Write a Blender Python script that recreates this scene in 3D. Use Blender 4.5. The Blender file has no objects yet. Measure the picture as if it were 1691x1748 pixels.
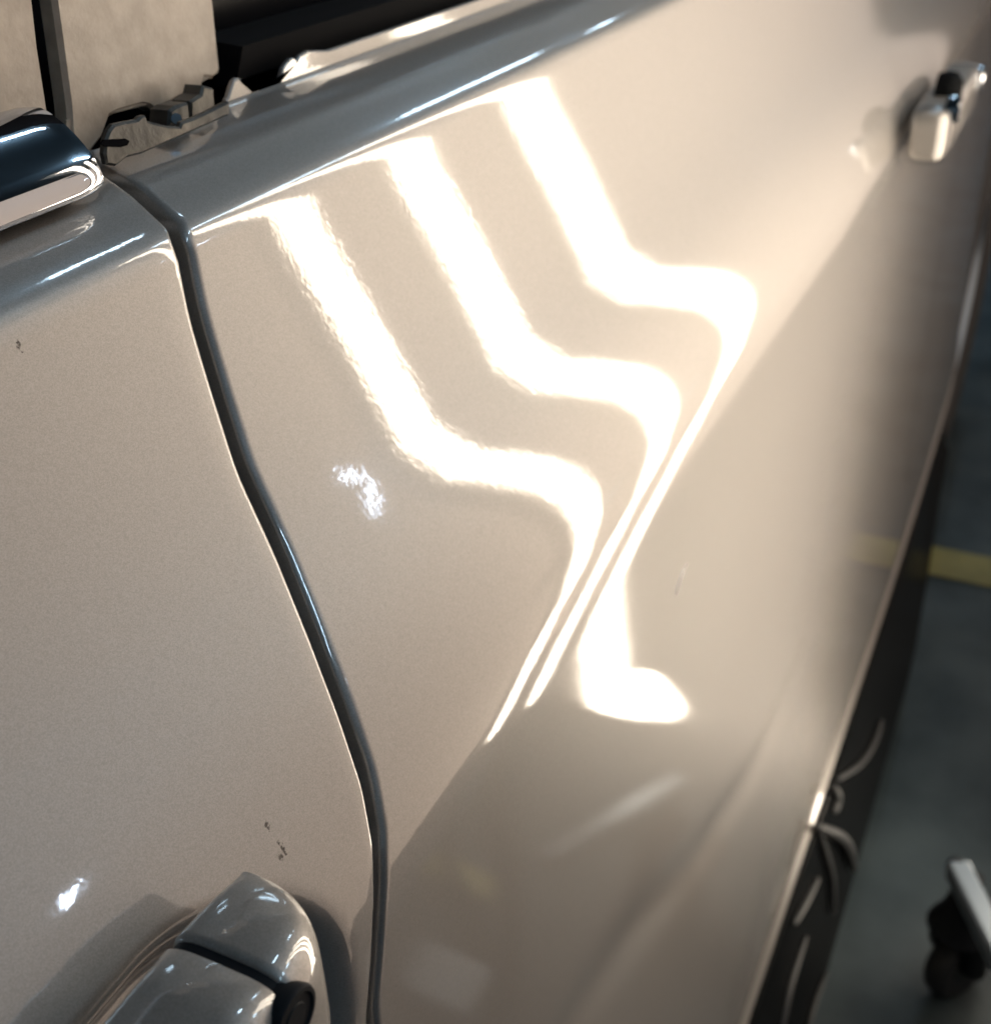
import bpy, math, random
import numpy as np
from mathutils import Matrix, Vector

# ------------------------------------------------------------------ camera, world, exposure
sc = bpy.context.scene
col = sc.collection
EYE = 1.30                                   # camera height over the workshop floor (m)
FPX, CX, CY = 2000.0, 845.5, 874.0
R = np.array([[0.4347, 0.4838, -0.7596], [-0.8997, 0.1967, -0.3896], [-0.0391, 0.8528, 0.5209]])
cam = bpy.data.cameras.new('camera')
cam.sensor_fit = 'HORIZONTAL'
cam.sensor_width = 36.0
cam.lens = 36.0 * FPX / 1691.0
cam.clip_start, cam.clip_end = 0.01, 100
cam.dof.use_dof = True
cam.dof.focus_distance = 0.262
cam.dof.aperture_fstop = 19.0
cam.dof.aperture_blades = 0
camo = bpy.data.objects.new('camera', cam)
col.objects.link(camo)
M = Matrix([list(R[0]) + [0], list(R[1]) + [0], list(R[2]) + [EYE], [0, 0, 0, 1]])
loc, rot, _ = M.decompose()
camo.location = loc
camo.rotation_euler = rot.to_euler()
sc.camera = camo
w = bpy.data.worlds.new('World')
sc.world = w
w.use_nodes = True
w.node_tree.nodes['Background'].inputs[0].default_value = (0.10, 0.145, 0.175, 1)
w.node_tree.nodes['Background'].inputs[1].default_value = 0.9
sc.view_settings.view_transform = 'Standard'
sc.view_settings.look = 'None'
sc.view_settings.exposure = 0.0
sc.view_settings.gamma = 1.0
BAR_POWER = 15.0                              # radiance of the warm lamp bars
LED_POWER = 36.0                              # radiance of the cool ceiling tubes


def P(x, s, z):
    """x to the rear of the car, s inwards from the camera's side, z from eye level."""
    return (x, s, EYE + z)


def ray(px, py):
    r = R @ np.array([px - CX, -(py - CY), -FPX])
    return r / FPX


def at(px, py, s):
    """point of a plane s metres inwards of the eye"""
    r = ray(px, py)
    t = s / r[1]
    return (r[0] * t, s, EYE + r[2] * t)


# ------------------------------------------------------------------ materials
def mat(name, color=(.5, .5, .5), rough=.5, metal=0.0, coat=0.0, coat_rough=.03, emit=None, power=0,
        ior=1.5, spec=.5):
    m = bpy.data.materials.new(name)
    m.use_nodes = True
    b = m.node_tree.nodes['Principled BSDF']
    b.inputs['Base Color'].default_value = (*color, 1)
    b.inputs['Roughness'].default_value = rough
    b.inputs['Metallic'].default_value = metal
    b.inputs['IOR'].default_value = ior
    b.inputs['Specular IOR Level'].default_value = spec
    b.inputs['Coat Weight'].default_value = coat
    b.inputs['Coat Roughness'].default_value = coat_rough
    if emit:
        b.inputs['Emission Color'].default_value = (*emit, 1)
        b.inputs['Emission Strength'].default_value = power
    return m


def nodes(m):
    return m.node_tree.nodes, m.node_tree.links, m.node_tree.nodes['Principled BSDF']


def vary(m, c1, c2, scale, detail=4, rough=None, bump=0, bscale=None, dist=.001, lo=.35, hi=.65):
    """two-tone noise on a material, optional bump"""
    N, L, b = nodes(m)
    tc = N.new('ShaderNodeTexCoord')
    n = N.new('ShaderNodeTexNoise')
    n.inputs['Scale'].default_value = scale
    n.inputs['Detail'].default_value = detail
    r = N.new('ShaderNodeValToRGB')
    r.color_ramp.elements[0].position, r.color_ramp.elements[1].position = lo, hi
    r.color_ramp.elements[0].color, r.color_ramp.elements[1].color = (*c1, 1), (*c2, 1)
    L.new(tc.outputs['Object'], n.inputs['Vector'])
    L.new(n.outputs['Fac'], r.inputs['Fac'])
    L.new(r.outputs['Color'], b.inputs['Base Color'])
    if bump:
        n2 = N.new('ShaderNodeTexNoise')
        n2.inputs['Scale'].default_value = bscale or scale * 4
        n2.inputs['Detail'].default_value = 5
        bp = N.new('ShaderNodeBump')
        bp.inputs['Strength'].default_value = bump
        bp.inputs['Distance'].default_value = dist
        L.new(tc.outputs['Object'], n2.inputs['Vector'])
        L.new(n2.outputs['Fac'], bp.inputs['Height'])
        L.new(bp.outputs['Normal'], b.inputs['Normal'])
    return m


def paint(name, color, marks=()):
    """metallic paint under clear coat with orange peel; marks are small dark scuffs at fixed spots"""
    m = mat(name, color, rough=.55, metal=.85, coat=1.0, coat_rough=.052)
    m.node_tree.nodes['Principled BSDF'].inputs['Coat IOR'].default_value = 1.75
    N, L, b = nodes(m)
    tc = N.new('ShaderNodeTexCoord')
    # metal flakes: fine grain of the colour
    fl = N.new('ShaderNodeTexVoronoi')
    fl.inputs['Scale'].default_value = 4200
    L.new(tc.outputs['Object'], fl.inputs['Vector'])
    mr = N.new('ShaderNodeMapRange')
    mr.inputs['To Min'].default_value, mr.inputs['To Max'].default_value = .86, 1.12
    sep = N.new('ShaderNodeSeparateColor')
    L.new(fl.outputs['Color'], sep.inputs['Color'])
    L.new(sep.outputs['Red'], mr.inputs['Value'])
    mx = N.new('ShaderNodeMix')
    mx.data_type = 'RGBA'
    mx.blend_type = 'MULTIPLY'
    mx.inputs['Factor'].default_value = 1
    mx.inputs['A'].default_value = (*color, 1)
    L.new(mr.outputs['Result'], mx.inputs['B'])
    out = mx.outputs['Result']
    for (p, r, sx) in marks:
        sub = N.new('ShaderNodeVectorMath')
        sub.operation = 'SUBTRACT'
        sub.inputs[1].default_value = p
        L.new(tc.outputs['Object'], sub.inputs[0])
        sc_ = N.new('ShaderNodeVectorMath')
        sc_.operation = 'MULTIPLY'
        sc_.inputs[1].default_value = sx
        L.new(sub.outputs[0], sc_.inputs[0])
        ln = N.new('ShaderNodeVectorMath')
        ln.operation = 'LENGTH'
        L.new(sc_.outputs[0], ln.inputs[0])
        nz = N.new('ShaderNodeTexNoise')
        nz.inputs['Scale'].default_value = 1500
        L.new(tc.outputs['Object'], nz.inputs['Vector'])
        ad = N.new('ShaderNodeMath')
        ad.operation = 'MULTIPLY_ADD'
        ad.inputs[1].default_value = r * 2.4
        L.new(nz.outputs['Fac'], ad.inputs[0])
        L.new(ln.outputs['Value'], ad.inputs[2])
        k = N.new('ShaderNodeMapRange')
        k.inputs['From Min'].default_value, k.inputs['From Max'].default_value = r * 1.5, r * 1.9
        k.inputs['To Min'].default_value, k.inputs['To Max'].default_value = .95, 0
        L.new(ad.outputs[0], k.inputs['Value'])
        m2 = N.new('ShaderNodeMix')
        m2.data_type = 'RGBA'
        m2.inputs['B'].default_value = (.008, .007, .006, 1)
        L.new(k.outputs['Result'], m2.inputs['Factor'])
        L.new(out, m2.inputs['A'])
        out = m2.outputs['Result']
    L.new(out, b.inputs['Base Color'])
    # orange peel in the clear coat
    op = N.new('ShaderNodeTexNoise')
    op.inputs['Scale'].default_value = 430
    op.inputs['Detail'].default_value = 1.5
    L.new(tc.outputs['Object'], op.inputs['Vector'])
    bp = N.new('ShaderNodeBump')
    bp.inputs['Strength'].default_value = .13
    bp.inputs['Distance'].default_value = .00012
    L.new(op.outputs['Fac'], bp.inputs['Height'])
    L.new(bp.outputs['Normal'], b.inputs['Coat Normal'])
    return m


PAINT = (.315, .295, .278)
m_paint = paint('silver_beige_paint', PAINT)
m_chrome = mat('chrome', (.56, .58, .62), rough=.045, metal=1)
m_rubber = mat('black_rubber', (.008, .009, .011), rough=.55, spec=.10)
m_gloss = mat('gloss_black_plastic', (.004, .0045, .005), rough=.25, ior=1.06, spec=.5)
m_dark = mat('dark_cavity', (.004, .004, .005), rough=.9, spec=0.02)
m_darkgrey = vary(mat('dusty_dark_steel', rough=.45, metal=.5), (.016, .017, .018), (.075, .068, .058), 60, bump=.4)
m_film = vary(mat('dusty_pillar_film', rough=.5, metal=.0, coat=.25, coat_rough=.25), (.31, .245, .19),
              (.40, .32, .25), 160, bump=.5, bscale=900, dist=.0002)
m_glass = mat('tinted_glass', (.004, .004, .005), rough=.2, spec=.04)
m_grey = vary(mat('floor_concrete', rough=.55), (.013, .025, .032), (.044, .063, .072), 6.5, 8, bump=.2, bscale=90)
m_yellow = vary(mat('floor_line_paint', rough=.5), (.15, .145, .05), (.22, .205, .07), 12, bump=.1)
m_wall = vary(mat('workshop_wall', rough=.8), (.010, .011, .012), (.016, .017, .018), 2)
m_steel = mat('brushed_steel', (.30, .36, .42), rough=.35, metal=1)
m_leg = mat('grey_painted_steel', (.15, .18, .21), rough=.42, metal=.5)
m_tyre = mat('tyre_rubber', (.012, .012, .013), rough=.7)
m_warm = mat('warm_lamp_bar', (0, 0, 0), emit=(1, .87, .70), power=BAR_POWER)
m_cool = mat('cool_led_tube', (0, 0, 0), emit=(.60, .82, 1), power=LED_POWER)
m_flash = mat('led_bulb', (0, 0, 0), emit=(.66, .80, 1), power=75)
m_fill = mat('fill_screen_glow', (.5, .45, .4), rough=.8, emit=(1, .775, .62), power=.60)  # glow of the added fill screen
m_felt = mat('black_felt', (.006, .006, .007), rough=.8, spec=.08)
m_scr = mat('bare_scratch', (.85, .8, .75), rough=.3)
m_house = mat('lamp_housing', (.5, .48, .45), rough=.6)


# ------------------------------------------------------------------ objects
def link(name, verts, faces, m, parent=None, smooth=True, angle=None):
    me = bpy.data.meshes.new(name)
    me.from_pydata([tuple(map(float, v)) for v in verts], [], faces)
    me.update()
    o = bpy.data.objects.new(name, me)
    col.objects.link(o)
    me.materials.append(m)
    if smooth:
        me.polygons.foreach_set('use_smooth', [True] * len(me.polygons))
        if angle:
            me.set_sharp_from_angle(angle=math.radians(angle))
    if parent:
        o.parent = parent
        o.matrix_parent_inverse = Matrix.Translation(-world_loc(parent))
    return o


def world_loc(o):
    v = Vector(o.location)
    p = o.parent
    while p:
        v = v + Vector(p.location) * 0
        p = p.parent
    return v


def empty(name, loc=(0, 0, 0), parent=None):
    o = bpy.data.objects.new(name, None)
    o.empty_display_size = .05
    col.objects.link(o)
    o.location = loc
    return o


def tag(o, label=None, cat=None, group=None, kind=None):
    for k, v in (('label', label), ('category', cat), ('group', group), ('kind', kind)):
        if v:
            o[k] = v
    return o


def grid_faces(nr, nc, flip=False, close=False):
    f = []
    for i in range(nr - 1):
        for j in range(nc if close else nc - 1):
            k = (j + 1) % nc
            a, b, c, d = i * nc + j, i * nc + k, (i + 1) * nc + k, (i + 1) * nc + j
            f.append((a, d, c, b) if flip else (a, b, c, d))
    return f


def box(name, lo, hi, m, parent=None, bev=.002):
    """bevelled box given in world coordinates"""
    lo, hi = np.minimum(lo, hi), np.maximum(lo, hi)
    c, h = (lo + hi) / 2, (hi - lo) / 2
    b = min(bev, *(h * .45))
    V, F = [], []
    for sx in (-1, 1):
        for sy in (-1, 1):
            for sz in (-1, 1):
                for ax in range(3):
                    o = h - b
                    o = o.copy()
                    o[ax] = h[ax]
                    V.append(c + o * np.array([sx, sy, sz]))
    idx = lambda sx, sy, sz, ax: ((sx > 0) * 4 + (sy > 0) * 2 + (sz > 0)) * 3 + ax
    pm = (-1, 1)
    for ax in range(3):
        u, v = (ax + 1) % 3, (ax + 2) % 3
        for s in pm:
            q = []
            for (a, b_) in ((-1, -1), (1, -1), (1, 1), (-1, 1)):
                t = [0, 0, 0]
                t[ax], t[u], t[v] = s, a, b_
                q.append(idx(*t, ax))
            F.append(tuple(q if s > 0 else q[::-1]))
            for s2 in pm:      # edge strips between faces ax and u
                t0, t1 = [0, 0, 0], [0, 0, 0]
                t0[ax] = t1[ax] = s
                t0[u] = t1[u] = s2
                t0[v], t1[v] = -1, 1
                q = [idx(*t0, ax), idx(*t0, u), idx(*t1, u), idx(*t1, ax)]
                F.append(tuple(q if s * s2 < 0 else q[::-1]))
    for sx in pm:
        for sy in pm:
            for sz in pm:
                q = [idx(sx, sy, sz, a) for a in range(3)]
                F.append(tuple(q if sx * sy * sz > 0 else q[::-1]))
    return link(name, V, F, m, parent, smooth=False)


def tube(name, pts, r, m, parent=None, n=12, caps=True):
    pts = [np.array(p, float) for p in pts]
    rs = r if hasattr(r, '__len__') else [r] * len(pts)
    V = []
    up = None
    for i, p in enumerate(pts):
        d = pts[min(i + 1, len(pts) - 1)] - pts[max(i - 1, 0)]
        d /= np.linalg.norm(d)
        if up is None:
            up = np.array([0, 0, 1.0]) if abs(d[2]) < .9 else np.array([1.0, 0, 0])
        a = np.cross(d, up)
        a /= np.linalg.norm(a)
        up = np.cross(a, d)
        for k in range(n):
            t = 2 * math.pi * k / n
            V.append(p + rs[i] * (math.cos(t) * a + math.sin(t) * up))
    F = grid_faces(len(pts), n, close=True)
    if caps:
        F.append(tuple(range(n)))
        F.append(tuple(range((len(pts) - 1) * n, len(pts) * n))[::-1])
    return link(name, V, F, m, parent, angle=50)


def plate(name, pix, s, thick, m, parent=None, lean=0.0, edge=.0006):
    """a sheet-metal plate: outline found where sight lines meet a plane, given real thickness"""
    n = len(pix)
    front = [np.array(at(x, y, s)) for x, y in pix]
    c = sum(front) / n
    if lean:
        front = [p + np.array([0, lean * (p[2] - c[2]), 0]) for p in front]
    inner = []
    for i in range(n):
        a, b, d = front[i - 1], front[i], front[(i + 1) % n]
        t = (d - a)
        t /= np.linalg.norm(t) + 1e-9
        nn = np.array([t[2], 0, -t[0]])
        inner.append(b + nn * edge * SGN(front) - np.array([0, edge, 0]))
    V = front + inner + [p + np.array([0, thick, 0]) for p in front]
    F = [tuple(range(n, 2 * n))[::-1]]
    for i in range(n):
        k = (i + 1) % n
        F.append((i, n + i, n + k, k))
        F.append((i, k, 2 * n + k, 2 * n + i))
    F.append(tuple(range(2 * n, 3 * n)))
    return link(name, V, F, m, parent, smooth=False)


def SGN(pts):
    a = 0
    for i in range(len(pts)):
        p, q = pts[i - 1], pts[i]
        a += p[0] * q[2] - q[0] * p[2]
    return -1 if a > 0 else 1


# ------------------------------------------------------------------ the body side's section
# a = how far the surface leans back (degrees), as a function of q = drop / depth seen from the eye
qn = [.295, .300, .318, .321, .330, .345, .358, .372, .385, .400, .415, .43, .44, .448, .455, .461, .47, .49, .52, .6, .7, .85, 1.0, 1.15, 1.3, 1.45,
      1.6, 1.7, 1.76, 1.8, 1.84, 1.88, 1.92, 1.96, 2.0, 2.05, 2.15, 2.35, 2.5, 2.65, 2.8, 2.95, 3.1, 3.25, 3.4, 3.6, 4.2,
      5.5, 6.5]
an = [8, 8, 12, 60, 78, 80, 76, 70, 60, 62, 62, 60, 57, 50, 38, 32, 25.5, 14.82, 17.57, 20.31, 24.48, 31.55, 37.86, 39.38, 35.71,
      30.51, 24.85, 19.7, 14.74, 12.42, 6.9, 4.56, 1.89, .34, -.98, -1.79, -1.58, -1.09, -.89, -.9, -.9, -.9, -.9,
      -.9, -.9, -.9, -.6, 0, 0]
Q = np.cumsum(np.concatenate([[.295], np.interp(np.arange(1500), [0, 330, 380, 590, 620, 760, 800, 960, 1020, 1500], [.0006, .0006, .005, .005, .0025, .0025, .01, .01, .03, .03])]))
Q = Q[Q < 9]
A = np.radians(np.interp(Q, qn, an))
T = np.tan(A)
f_ = -T / (1 + Q * T)
ls = np.concatenate([[0], np.cumsum((f_[1:] + f_[:-1]) / 2 * np.diff(Q))])
S = .122 * np.exp(ls - np.interp(1.9, Q, ls))
D = Q * S                                     # drop below the eye
ZB = .950                                     # bottom edge of the doors
k_ = D < ZB
Q, S, D = Q[k_], S[k_], D[k_]


def on_body(px, py, lift=0.0):
    r = ray(px, py)
    s = s_of(-r[2] / r[1]) - lift
    return at(px, py, s)


def s_of(q):
    return float(np.interp(q, Q, S))


def taper(x):
    return .014 * np.maximum(x - 1.2, 0) ** 2 + .12 * np.maximum(x - 2.0, 0) ** 2


def sstep(t):
    t = np.clip(t, 0, 1)
    return t * t * (3 - 2 * t)


def flare(x, d):
    """outward kick of the lower door, below a fold that climbs down to the rear"""
    zc = np.interp(x, [-.3, .306, .386, .5, .634, .75, 1.2], [.38, .467, .500, .565, .615, .625, .60])
    fade = 1 - sstep((x - .50) / .35)
    wdt = .012 + .20 * (1 - fade)

    def soft(t):
        return .5 * (t + np.sqrt(t * t + wdt * wdt))
    r = np.maximum(soft(d - zc) - soft(.30 - zc), 0)
    tuck = .0016 * fade * np.exp(-((d - zc + .004) / .022) ** 2)
    lip = .0045 * sstep((d - (ZB - .014)) / .014)
    return .008 * r / (soft(ZB - zc) - soft(.30 - zc)) - tuck + lip


seam_q = [.295, .343, .387, .442, .487, .567, .676, .818, .980, 1.189, 1.398, 1.610, 1.780, 1.914, 2.055, 2.233, 2.6, 4, 9]
seam_m = [.96, 1.012, 1.062, 1.112, 1.122, 1.124, 1.140, 1.164, 1.215, 1.270, 1.321, 1.364, 1.374, 1.355, 1.318, 1.261, 1.26, 1.26, 1.26]
seam_x = np.interp(Q, seam_q, seam_m) * S
# smooth the seam line
for _ in range(60):
    seam_x[1:-1] = (seam_x[:-2] + 2 * seam_x[1:-1] + seam_x[2:]) / 4


def panel(name, cols_fn, extra=None, q0=.295, q1=99, m=None, parent=None, edge=0, r=.0022, depth=.012, flip=False):
    """sheet following the section. cols_fn(seam_x) gives x stations; edge=+1/-1 turns the first or last
    station inwards round a small radius"""
    sel = (Q >= q0) & (Q <= q1)
    s_, d_, sx = S[sel], D[sel], seam_x[sel]
    rows = []
    for s, d, x0 in zip(s_, d_, sx):
        xs = cols_fn(x0)
        dd = np.full(len(xs), d)
        ss = s + taper(xs) - flare(xs, dd)
        if extra:
            ss = ss + extra(xs, dd)
        if edge:
            e = 0 if edge < 0 else -1
            xe, se = xs[e], ss[e]
            t = np.linspace(0, math.pi / 2, 6)[1:]
            ex = xe + edge * r * np.sin(t)
            es = se + r * (1 - np.cos(t))
            ex = np.append(ex, ex[-1])
            es = np.append(es, es[-1] + depth)
            if edge < 0:
                xs, ss = np.concatenate([ex[::-1], xs]), np.concatenate([es[::-1], ss])
            else:
                xs, ss = np.concatenate([xs, ex]), np.concatenate([ss, es])
        rows.append((xs, ss, d))
    # hem: bottom edge rolled inwards
    xs, ss, d = rows[-1]
    if q1 > 50:
        for t in (.35, .8, 1.2, 1.57):
            rows.append((xs, ss + .004 * (1 - math.cos(t)) + 0, d + .004 * math.sin(t)))
        rows.append((xs, ss + .03, d + .004))
    V, nc = [], len(rows[0][0])
    for xs, ss, d in rows:
        V += [P(x, s, -d) for x, s in zip(xs, ss)]
    return link(name, V, grid_faces(len(rows), nc, flip), m or m_paint, parent)


# ------------------------------------------------------------------ the room
NR = 40
V = [(x, y, 0) for x in np.linspace(-12, 20, 9) for y in np.linspace(-12, 12, 7)]
floor = link('workshop_floor', V, grid_faces(9, 7, True), m_grey)
tag(floor, 'dark grey painted concrete floor of the workshop', kind='structure')
line = link('floor_marking', [(1.998, -.018, .004), (2.100, -.018, .004), (2.100, 8, .004), (1.998, 8, .004)], [(0, 1, 2, 3)], m_yellow, smooth=False)
tag(line, 'worn yellow line painted across the grey floor', kind='structure')
wall = box('workshop_wall', (-12, 7.5, 0), (20, 7.7, 4.2), m_wall)
tag(wall, 'dark workshop wall beyond the car', 'wall', kind='structure')
wall2 = box('workshop_wall', (9, -9, 0), (9.2, 7.45, 4.2), m_wall)
tag(wall2, 'dark end wall of the workshop behind the car', 'wall', kind='structure')
ceil = box('workshop_ceiling', (-12, -9, 4.25), (20, 7.7, 4.35), mat('ceiling_paint', (.11, .14, .16), rough=.9))
tag(ceil, 'dark ceiling of the workshop', kind='structure')

# ------------------------------------------------------------------ the car
car = empty('parked_car', (1.0, .9, 0))
tag(car, 'silver beige car seen close along its rear door under a three bar repair lamp', 'car')

mk = [(on_body(456, 1410), .0010, (1, .6, .6)), (on_body(482, 1448), .0013, (1.6, .6, .4)), (on_body(479, 1462), .0010, (1, 1, .5)),
      (on_body(32, 590), .0012, (1.2, 1, .7))]
m_front = paint('silver_beige_paint_scuffed', PAINT, mk)

GAP = .0021
# --- front door with the handle cup
HX, HZ = .098, .250                            # cup centre


def cup(xs, dd):
    """pocket behind the handle: a rounded box pressed into the sheet"""
    hx, hz, rc = .118, .058, .050
    u = np.abs(xs - .033) - (hx - rc)
    v = np.abs(dd - .2480) - (hz - rc)
    sd = np.hypot(np.maximum(u, 0), np.maximum(v, 0)) + np.minimum(np.maximum(u, v), 0) - rc
    return .017 * sstep(-sd / .020)


front_door = panel('front_door', lambda x0: np.concatenate([np.linspace(-.35, -.02, 12), np.linspace(-.01, .125, 110), x0 - GAP - .0022 - (x0 - GAP - .0022 - .126) * np.linspace(1, 0, 14)[1:] ** 1.0]),
                   extra=cup, q0=.33, m=m_front, parent=car, edge=1)
rear_door = panel('rear_door', lambda x0: x0 + GAP + .0022 + (1.42 - x0 - GAP - .0022) * np.linspace(0, 1, 120) ** 1.7, parent=car, edge=-1, q0=.321)
quarter = panel('quarter_panel', lambda x0: 1.424 + np.linspace(0, 1, 60) ** 1.2 * 1.75, parent=car, q0=.321)
tag(front_door, 'front door with the scuffed paint above its handle')

# seal in the door gap
gs, gd = S + .006, D
seal = []
for s, d, x in zip(gs[::3], gd[::3], seam_x[::3]):
    seal.append([P(x - .0044, s + .014, -d), P(x - .0040, s + .0052, -d), P(x - .0022, s + .0030, -d), P(x - .0004, s + .0024, -d),
                 P(x + .0010, s + .0034, -d), P(x + .0016, s + .008, -d), P(x + .0034, s + .012, -d)])
link('door_seal', [p for r in seal for p in r], grid_faces(len(seal), 7), m_rubber, car)

tube('paint_scratch', [on_body(*p, .0001) for p in ((1173, 962), (1166, 974), (1160, 990), (1156, 1004), (1154, 1016))], [.0001, .0004, .0005, .0004, .0001], m_scr, rear_door, n=6)

# --- sill below the doors
prof = [(.135, .956), (.1145, .9565), (.1125, .959), (.1110, .966), (.1090, .98), (.1030, 1.03), (.0930, 1.10), (.0850, 1.155),
        (.0805, 1.185), (.0800, 1.200), (.083, 1.212), (.092, 1.220), (.34, 1.222)]
rows = []
for x in np.linspace(.05, 2.02, 60):
    c = sstep((x - 1.55) / .47)
    rows.append([P(x, s + taper(x) + c * .02, -(.957 + (d - .957) * (1 - .62 * c))) for s, d in prof])
V = [p for r in rows for p in r]
link('sill_cover', V, grid_faces(len(rows), len(prof), False), m_gloss, car, angle=70)

# --- rear wheel
whl = empty('rear_wheel', (2.55, .26, .36))
whl.parent = car
whl.matrix_parent_inverse = Matrix.Translation(-Vector(car.location))


def lathe(name, prof, c, m, parent, n=48, ang=40):
    """prof: (radius, y)"""
    V = [(c[0] + r * math.cos(2 * math.pi * k / n), c[1] + y, c[2] + r * math.sin(2 * math.pi * k / n)) for r, y in prof for k in range(n)]
    return link(name, V, grid_faces(len(prof), n, close=True), m, parent, angle=ang)


def child(name, parent_empty, fn, *a):
    o = fn(name, *a)
    o.parent = parent_empty
    o.matrix_parent_inverse = Matrix.Translation(-Vector(parent_empty.location))
    return o


wc = (2.55, .26, .36)
child('tyre', whl, lambda n: lathe(n, [(.23, -.10), (.26, -.115), (.31, -.118), (.338, -.10), (.35, -.06), (.35, .06), (.335, .10), (.23, .10)], wc, m_tyre, None))
child('wheel_rim', whl, lambda n: lathe(n, [(.0, -.07), (.04, -.075), (.06, -.06), (.20, -.05), (.225, -.10), (.232, -.10), (.23, .1)], wc, m_steel, None))

# --- chrome belt moulding on the front door
def moulding():
    xe = .2085
    xs = list(np.linspace(-.3, .186, 26)) + [.200, .2035, .2056, .2068, .2078, xe]
    n = 40
    V = []
    cs, cz = .2165, -.0668
    for x in xs:
        t = (x - .201) / (xe - .201)
        k = 1 if t <= 0 else math.sqrt(max(1 - .16 * t * t, 0))
        for j in range(n):
            a = 2 * math.pi * j / n
            ca, sa = math.cos(a), math.sin(a)
            u, v_ = sa * .0132 * k, -ca * .0052 * k
            ds, dz = .74 * u + .67 * v_, .67 * u - .74 * v_
            V.append(P(x, cs + ds, cz + dz))
    F = grid_faces(len(xs), n, True, close=True)
    F.append(tuple(range((len(xs) - 1) * n, len(xs) * n)))
    return V, F


V, F = moulding()
link('chrome_moulding', V, F, m_chrome, car, angle=40)
link('moulding_lip', [P(x, s, z) for x in np.linspace(-.3, .200, 8) for s, z in
                      [(.236, -.079), (.2135, -.0785), (.2115, -.0770), (.2105, -.0748), (.213, -.0730), (.23, -.073)]],
     grid_faces(8, 6), m_rubber, car)

# --- window flange of the rear door (belt strip removed), with its clip tooth
sf = s_of(.321)
fl = [(470, 139), (476, 127), (483, 111), (492, 101), (500, 98), (503, 104), (509, 92), (520, 86), (560, 71), (610, 53), (680, 28), (760, 2), (900, -45), (1200, -150)]
lowedge = [(1200, -84), (1000, -22), (860, 26), (700, 78), (560, 129), (500, 152), (470, 162)]


def along(px, q):
    """image point of the section line q above image column px"""
    lo, hi = -600, 1800
    for _ in range(40):
        y = (lo + hi) / 2
        r = ray(px, y)
        if -r[2] / r[1] > q:
            hi = y
        else:
            lo = y
    return y


low = [(px, along(px, .322)) for px in (1250, 1000, 860, 700, 600, 520, 480, 455, 432, 410, 385)]
top = [(385, along(385, .3175)), (388, 166), (392, 152), (397, 138), (403, 132), (411, 134), (420, 144), (431, 157), (442, 161), (458, 155), (470, 144), (478, 131), (482, 116),
       (488, 107), (495, 99), (501, 98), (504, 105), (510, 95), (524, 86)]
top += [(px, along(px, .3005)) for px in (560, 620, 700, 780, 900, 1000, 1250)]
plate('window_flange', top + low, sf + .0005, .0012, m_paint, car, edge=.0005)

# inner door rail and channel behind the flange
def bar_q(name, x0, x1, ring, m, parent=car, n=14):
    xs = np.linspace(x0, x1, n)
    V = [P(x, s, -s * q) for x in xs for s, q in ring]
    k = len(ring)
    F = grid_faces(n, k, True, close=True) + [tuple(range(k))[::-1], tuple(range((n - 1) * k, n * k))]
    return link(name, V, F, m, parent, angle=35)


bar_q('glass_run_channel', .306, 1.3, [(.236, .262), (.244, .250), (.262, .236), (.28, .240), (.28, .30), (.24, .30)], m_felt)
bar_q('inner_belt_rail', .40, 1.3, [(.300, .215), (.302, .198), (.312, .186), (.33, .186), (.33, .23), (.302, .23)], mat('inner_rail', (.022, .022, .02), rough=.6, spec=.2))
bar_q('window_glass', .318, 1.4, [(.272, .30), (.2722, .02), (.3, -.6), (.304, -.6), (.276, .02), (.2755, .30)], m_glass)
bar_q('door_inner_panel', -.4, 1.4, [(.46, .5), (.46, -.9), (.48, -.9), (.48, .5)], m_dark)

# --- frames of the two windows
plate('front_window_frame', [(-160, -160), (36, -160), (46, -60), (53, 0), (62, 80), (76, 170), (82, 216), (60, 232), (-160, 290)], .236, .004, m_film, car, edge=.0012)
frp = plate('rear_window_frame', [(70, -160), (335, -160), (350, -60), (360, 0), (366, 60), (372, 118), (361, 134), (344, 133), (341, 150), (334, 158), (300, 168), (262, 190), (250, 182), (238, 180), (196, 192), (184, 198), (178, 215), (172, 232), (150, 262), (118, 262), (112, 180), (97, 70), (87, 0)],
            .243, .004, m_film, car, edge=.0012)
frame_lip = plate('frame_lip', [(112, 205), (180, 176), (262, 160), (330, 126), (371, 112), (372, 124), (345, 140), (262, 176), (182, 196), (112, 225)], .2424, .0005, vary(mat('dirty_film', rough=.6), (.15, .12, .095), (.30, .25, .2), 300), frp, edge=.0002)
box('pillar_cavity', np.array(P(.12, .275, -.16)), np.array(P(.6, .30, .4)), m_dark, car)

# --- broken clip and bracket at the front top corner of the rear door
clip = plate('belt_bracket', [(176, 262), (178, 238), (184, 222), (192, 212), (208, 208), (232, 204), (238, 198), (246, 196), (250, 205), (258, 208), (282, 214), (306, 216), (308, 208), (330, 200), (352, 190), (388, 172), (388, 196), (330, 222), (240, 262), (215, 268), (196, 283), (180, 280)],
             .2165, .0012, m_darkgrey, car, edge=.0006)
plate('bracket_slot', [(172, 246), (176, 238), (214, 236), (221, 240), (218, 247), (206, 251), (180, 250)], .2158, .0004, m_dark, clip, edge=.0001)
plate('clip_block', [(284, 215), (286, 188), (296, 180), (318, 174), (321, 204), (300, 214)], .226, .006, m_darkgrey, clip, edge=.0008)
plate('clip_block', [(324, 202), (322, 172), (340, 160), (344, 145), (362, 150), (364, 190)], .230, .006, m_darkgrey, clip, edge=.0008)
tube('clip_rivet', [at(301, 202, .2255), at(301, 202, .222)], .0014, m_steel, clip)


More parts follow.
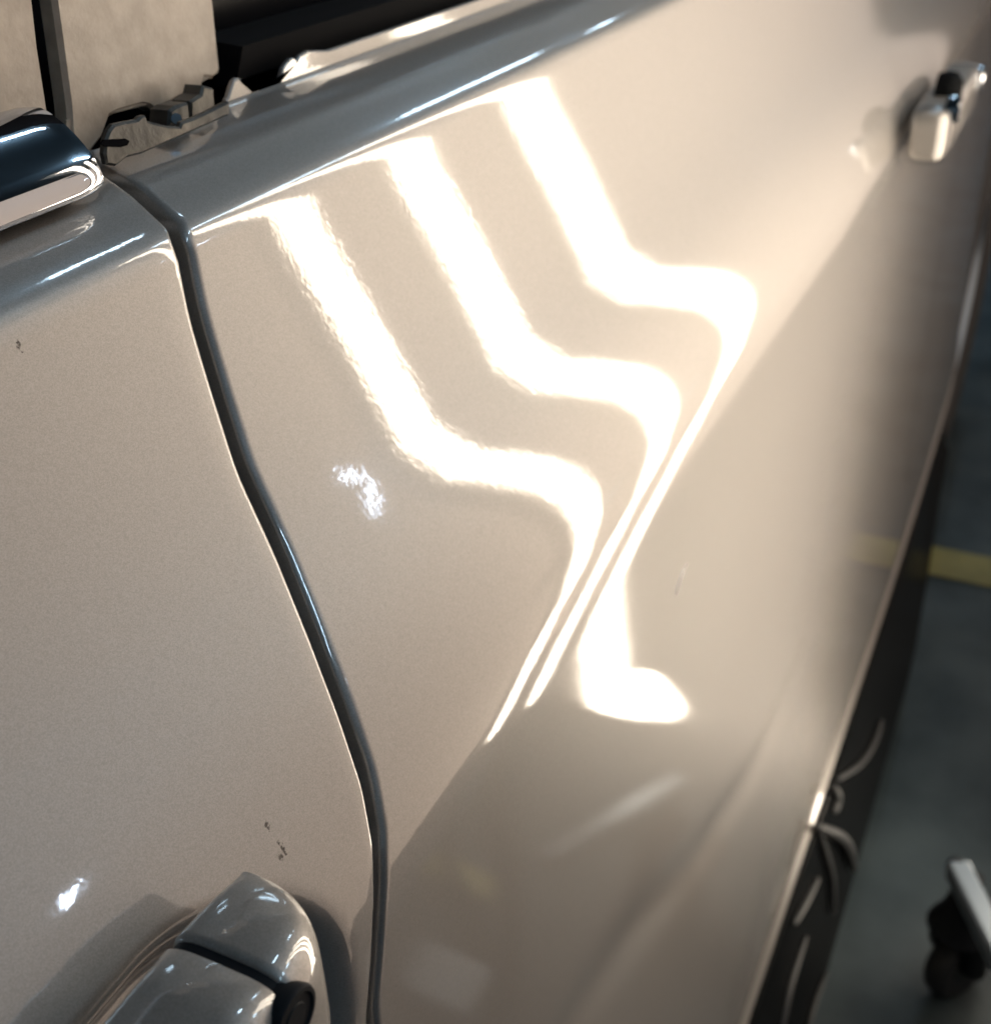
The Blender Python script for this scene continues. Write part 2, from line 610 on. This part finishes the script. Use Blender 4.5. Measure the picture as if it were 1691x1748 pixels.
# --- door handles
def handle(x_tip, zc_, s_out, parent, name='door_handle', flipk=False):
    """pull handle along x: grip and end cap with key lock; returns the grip"""
    def section(x, n=36):
        t = np.clip((x - (x_tip - .030)) / .030, 0, 1)      # plan rounding at the tip
        so = s_out + .0010 + .021 * (1 - math.sqrt(max(1 - t ** 2.6 * .985, 0))) + .02 * max(x_tip - .10 - x, 0) ** 1
        sb = s_out + .031
        top = zc_ + .0195 - .006 * t ** 3
        bot = zc_ - .0195 + .008 * t ** 3
        cs, cz = (so + sb) / 2, (top + bot) / 2
        hs, hz = (sb - so) / 2, (top - bot) / 2
        pts = []
        for j in range(n):
            a = 2 * math.pi * j / n
            ca, sa = math.cos(a), math.sin(a)
            pts.append(P(x, cs - math.copysign(abs(ca) ** .5, ca) * hs, cz + math.copysign(abs(sa) ** .42, sa) * hz))
        return pts
    xs_cap = [x_tip - .021] + list(np.linspace(x_tip - .0203, x_tip - .004, 12)) + [x_tip - .0025, x_tip - .0012, x_tip - .0004, x_tip]
    xs_grip = [x_tip - .2005, x_tip - .2, x_tip - .198, x_tip - .193, x_tip - .186] + list(np.linspace(x_tip - .178, x_tip - .0235, 18)) + [x_tip - .0228]

    def build(nm, xs, shrink):
        V = []
        for i, x in enumerate(xs):
            ring = [np.array(p) for p in section(x)]
            c = sum(ring) / len(ring)
            k = shrink.get(i, 1)
            V += [c + (p - c) * k for p in ring]
        n = 36
        F = grid_faces(len(xs), n, True, close=True) + [tuple(range(n)), tuple(range((len(xs) - 1) * n, len(xs) * n))[::-1]]
        return link(nm, V, F, m_paint, parent, angle=60)
    h = build(name, xs_grip, {len(xs_grip) - 1: .96, 0: .45, 1: .62, 2: .80, 3: .92, 4: .98})
    cp = build('handle_cap', xs_cap, {0: .96})
    g = P(0, 0, 0)
    # rubber gasket in the joint
    ring = section(x_tip - .0219)
    c = sum(np.array(p) for p in ring) / len(ring)
    V = [c + (np.array(p) - c) * .955 + np.array([dx, 0, 0]) for dx in (-.0012, .0012) for p in ring]
    link('handle_gasket', V, grid_faces(2, 36, True, close=True), m_rubber, h)
    cp.parent = h
    cp.matrix_parent_inverse = Matrix()
    return h, cp, section


h1, cap1, sec1 = handle(.1210, -.1940, .0930, car)
# key lock in the cap, facing outwards
kl = lathe('key_lock', [(.0056, .004), (.0062, .0003), (.0058, -.0004), (.0050, -.0005), (.0046, .0), (.0030, .0), (.0028, -.0003), (.0, -.0003)], (.0982, .0945, EYE - .1822), m_rubber, h1, n=32)
h2, cap2, sec2 = handle(1.105, -.222, .086, car)
ring = [np.array(p) for p in sec2(.9155)]
c_ = sum(ring) / 36
link('handle_joint', [c_ + (p - c_) * 1.012 + np.array([dx, 0, 0]) for dx in (-.0018, .0018) for p in ring], grid_faces(2, 36, True, close=True), m_rubber, h2)
kl2 = lathe('key_lock', [(.0095, .006), (.0105, .0004), (.010, -.0018), (.008, -.0018), (.006, .001), (.0, .001)], (1.08, .087, EYE - .214), m_chrome, h2, n=32)

# ------------------------------------------------------------------ trolley caster by the floor line
tr = empty('tool_trolley', (1.03, -.12, 0))
tag(tr, 'steel trolley leg on a black swivel caster at lower right', 'trolley')


def tp(name, o):
    o.name = name
    o.parent = tr
    o.matrix_parent_inverse = Matrix.Translation(-Vector(tr.location))
    return o


def floor_pt(px, py, z):
    r = ray(px, py)
    t = (z - EYE) / r[2]
    return np.array([r[0] * t, r[1] * t, z])


wcen = floor_pt(1640, 1635, .056)
ax = np.array([.55, .83, 0])
ax /= np.linalg.norm(ax)


def disc(name, c, axis, prof, m, n=36):
    u = np.cross(axis, [0, 0, 1.0])
    u /= np.linalg.norm(u)
    v = np.cross(axis, u)
    V = [c + axis * h + r * (math.cos(2 * math.pi * k / n) * u + math.sin(2 * math.pi * k / n) * v) for r, h in prof for k in range(n)]
    return link(name, V, grid_faces(len(prof), n, close=True), m, angle=40)


tp('caster_wheel', disc('w', wcen, ax, [(.001, -.016), (.047, -.016), (.054, -.010), (.056, 0), (.054, .010), (.047, .016), (.001, .016)], m_tyre))
# fork
for sgn in (-1, 1):
    a0 = wcen + ax * .022 * sgn
    d = np.array([-ax[1], ax[0], 0])
    tp('caster_fork', tube('f', [a0 - d * .004 + np.array([0, 0, -.006]), a0 + np.array([0, 0, .02]) + d * .012, a0 + np.array([0, 0, .075]) + d * .020], [.011, .017, .016], m_rubber, n=8))
topc = wcen + d * .020 + np.array([0, 0, .080])
tp('caster_swivel', tube('s', [topc - np.array([0, 0, .008]), topc, topc + np.array([0, 0, .02]), topc + np.array([0, 0, .075])], [.038, .034, .024, .014], m_rubber, n=20))
tp('caster_brake', tube('b', [wcen - d * .040 + np.array([0, 0, .036]), wcen - d * .066 + np.array([0, 0, .040]), wcen - d * .080 + np.array([0, 0, .034])], [.010, .008, .006], m_rubber, n=8))
la = floor_pt(1636, 1488, .20)
lb = floor_pt(1736, 1690, .20)
lg = lb - la
L0 = np.linalg.norm(lg)
lg /= L0
side = np.array([-lg[1], lg[0], 0])
V = []
for t in (-.004, L0 * 1.35):
    for (a, z) in ((-.013, -.012), (-.013, .010), (-.010, .013), (.010, .013), (.013, .010), (.013, -.012)):
        V.append(la + lg * t + side * a + np.array([0, 0, z]))
F = grid_faces(2, 6, close=True) + [tuple(range(6))[::-1], tuple(range(6, 12))]
tp('trolley_leg', link('l', V, F, m_leg, smooth=False))
tp('leg_plug', tube('pl', [la - lg * .014, la - lg * .003], [.010, .014], m_rubber, n=10))

# ------------------------------------------------------------------ lamps (outside the picture)
lamp = empty('repair_lamp', (.83, -.20, 0))
tag(lamp, 'warm three bar repair lamp on a stand, mirrored as zigzag bands in the rear door', 'lamp')


def lp(o):
    o.parent = lamp
    o.matrix_parent_inverse = Matrix.Translation(-Vector(lamp.location))
    return o


for (x0, x1, z0, z1) in ((.6095, .6425, -.62, .25), (.7590, .8060, -.735, .27), (.9620, 1.0290, -.905, .30)):
    lp(box('light_bar', np.array((x0, -.100, EYE + z0)), np.array((x1, -.112, EYE + z1)), m_warm))
    lp(box('bar_housing', np.array((x0 - .004, -.1125, EYE + z0 - .01)), np.array((x1 + .004, -.135, EYE + z1 + .01)), m_house))
arm = [(.96, -.885), (1.045, -.915), (1.16, -1.0), (1.26, -1.115), (1.30, -1.165), (1.30, -1.18), (1.24, -1.145), (1.06, -.995), (.96, -.905)]
V = [(x, y, EYE + z) for y in (-.0985, -.111) for x, z in arm]
n_ = len(arm)
lp(link('lower_light_bar', V, [tuple(range(n_)), tuple(range(n_, 2 * n_))[::-1]] + [(i, i + n_, (i + 1) % n_ + n_, (i + 1) % n_) for i in range(n_)], m_warm, smooth=False))
screen = empty('added_fill_screen', (1.6, -.43, 0))  # unseen screen added to fill the body side with even beige light
tag(screen, 'unseen glowing screen added behind the repair lamp for warm beige fill light', 'screen')


def sp(o):
    o.parent = screen
    o.matrix_parent_inverse = Matrix.Translation(-Vector(screen.location))
    return o


sp(box('fill_screen_panel', np.array((1.52, -.42, EYE - 1.285)), np.array((3.9, -.43, EYE - .982)), m_fill))
sp(box('fill_screen_panel', np.array((.26, -.42, EYE - .98)), np.array((3.9, -.43, EYE + .36)), m_fill))
for x_ in (.2, 2.0, 3.8):
    sp(tube('fill_screen_leg', [(x_, -.46, .0), (x_, -.46, EYE + .2)], .012, m_rubber))
    sp(tube('fill_screen_foot', [(x_, -.42, .012), (x_, -.80, .012)], .012, m_rubber))
sp(box('fill_screen_back', np.array((.25, -.4302, EYE - .99)), np.array((3.91, -.45, EYE + .35)), m_house))
lp(tube('lamp_post', [(.83, -.16, 0.02), (.83, -.16, EYE + .3)], .014, m_felt))
lp(tube('lamp_foot', [(.80, -.16, .014), (1.1, -.40, .014)], .012, m_felt))
for z in (-.3, .15):
    lp(tube('lamp_rail', [(.59, -.145, EYE + z), (1.07, -.145, EYE + z)], .009, m_steel))


def reflect_lamp(px, py, q_lean, dist, s=None):
    """where a lamp must hang to be mirrored at this spot of the body side"""
    r = ray(px, py)
    q = -r[2] / r[1]
    s = s or s_of(q)
    p = r * s / r[1]
    a = np.interp(q, qn, an) if q_lean is None else q_lean
    a = math.radians(a)
    n = np.array([0, -math.cos(a), math.sin(a)])
    d = r / np.linalg.norm(r)
    rr = d - 2 * d.dot(n) * n
    return p + np.array([0, 0, EYE]) + rr * dist, rr


g = 'cool ceiling tubes'
where = ['front left of the car', 'beside the open camera side', 'behind the camera side', 'front right beyond the car', 'right over the far side', 'at the rear beyond the car']
for i, (x, y) in enumerate([(-1.6, -1.9), (1.6, -1.9), (4.6, -1.9), (-1.6, 2.7), (1.6, 2.7), (4.6, 2.7)]):
    t = box('ceiling_tube', np.array((x - .75, y - .05, 4.05)), np.array((x + .75, y + .05, 4.12)), m_cool)
    tag(t, 'cool white ceiling tube lamp hung ' + where[i], 'lamp', g)
for (x0, x1) in ((2.5, 2.9), (4.7, 6.1), (7.02, 7.24)):
    t = box('ceiling_tube', np.array((x0, .33, EYE + 2.70)), np.array((x1, .40, EYE + 2.74)), m_cool)
    tag(t, {2.5: 'short cold ceiling tube mirrored as a dash on the front door shoulder', 4.7: 'long cold ceiling tube mirrored as a streak along the rear door shoulder',
            7.02: 'farthest and shortest cold ceiling tube mirrored at the top of the shoulder'}[x0], 'lamp', g)
for (px, py, dd, rr_, lab) in ((635, 850, 0.50, .0008, 'small round cold LED lamp mirrored as a sparkle beside the first band'), (120, 1530, 0.52, .0042, 'small cold LED lamp mirrored above the front handle')):
    p, dr = reflect_lamp(px, py, None, dd)
    b = lathe('led_lamp', [(0, -.01), (rr_ * .8, -.01), (rr_, 0), (rr_ * .8, .01), (0, .01)], p, m_flash, None, n=20)
    tag(b, lab, 'lamp')

lathe('handle_cap_trim', [(0, -.008), (.010, -.0075), (.015, -.003), (.016, .003), (.014, .010), (.0, .012)], P(.968, .0975, -.203), m_gloss, h2, n=24)
lathe('lock_ring', [(.005, -.006), (.0085, -.0068), (.0095, -.003), (.009, .003)], P(.928, .0915, -.2055), m_chrome, h2, n=24)

for (x, y, dx, dy, h, c, lab, cat) in ((.807, -.228, .036, .040, .03, (.30, .36, .42), 'pale blue box lying on the floor under the repair lamp', 'box'),
                                       (.96, -.29, .020, .045, .02, (.30, .30, .12), 'small olive box lying on the floor behind the pale one', 'box')):
    tag(box('parts_box', np.array((x - dx, y - dy, .001)), np.array((x + dx, y + dy, h)), mat('box_card', c, rough=.6)), lab, cat)

# reflection streaks on the sill cover, put in as raised grey tubes
m_streak = mat('sill_streak_grey', (.025, .027, .029), rough=.5)
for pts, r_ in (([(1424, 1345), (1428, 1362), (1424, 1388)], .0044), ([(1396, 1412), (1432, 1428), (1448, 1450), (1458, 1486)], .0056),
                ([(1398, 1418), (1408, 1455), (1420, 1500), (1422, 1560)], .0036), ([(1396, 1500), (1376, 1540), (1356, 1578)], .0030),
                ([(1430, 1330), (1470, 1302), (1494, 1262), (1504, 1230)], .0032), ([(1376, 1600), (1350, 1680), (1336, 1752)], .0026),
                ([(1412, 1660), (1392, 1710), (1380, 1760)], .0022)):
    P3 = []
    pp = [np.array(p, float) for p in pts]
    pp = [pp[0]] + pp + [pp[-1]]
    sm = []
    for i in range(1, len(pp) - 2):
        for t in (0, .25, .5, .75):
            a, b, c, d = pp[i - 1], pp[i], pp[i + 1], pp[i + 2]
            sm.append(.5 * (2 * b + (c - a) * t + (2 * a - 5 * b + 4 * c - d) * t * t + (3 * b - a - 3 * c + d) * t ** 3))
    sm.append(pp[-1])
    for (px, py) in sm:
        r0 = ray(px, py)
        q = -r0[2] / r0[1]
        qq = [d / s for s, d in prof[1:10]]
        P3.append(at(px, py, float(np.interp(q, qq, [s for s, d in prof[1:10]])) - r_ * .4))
    tube('sill_reflection_streak', P3, list(r_ * 1.35 * (.35 + .65 * np.sin(np.linspace(.25, 2.9, len(P3))))), m_streak, car, n=8)
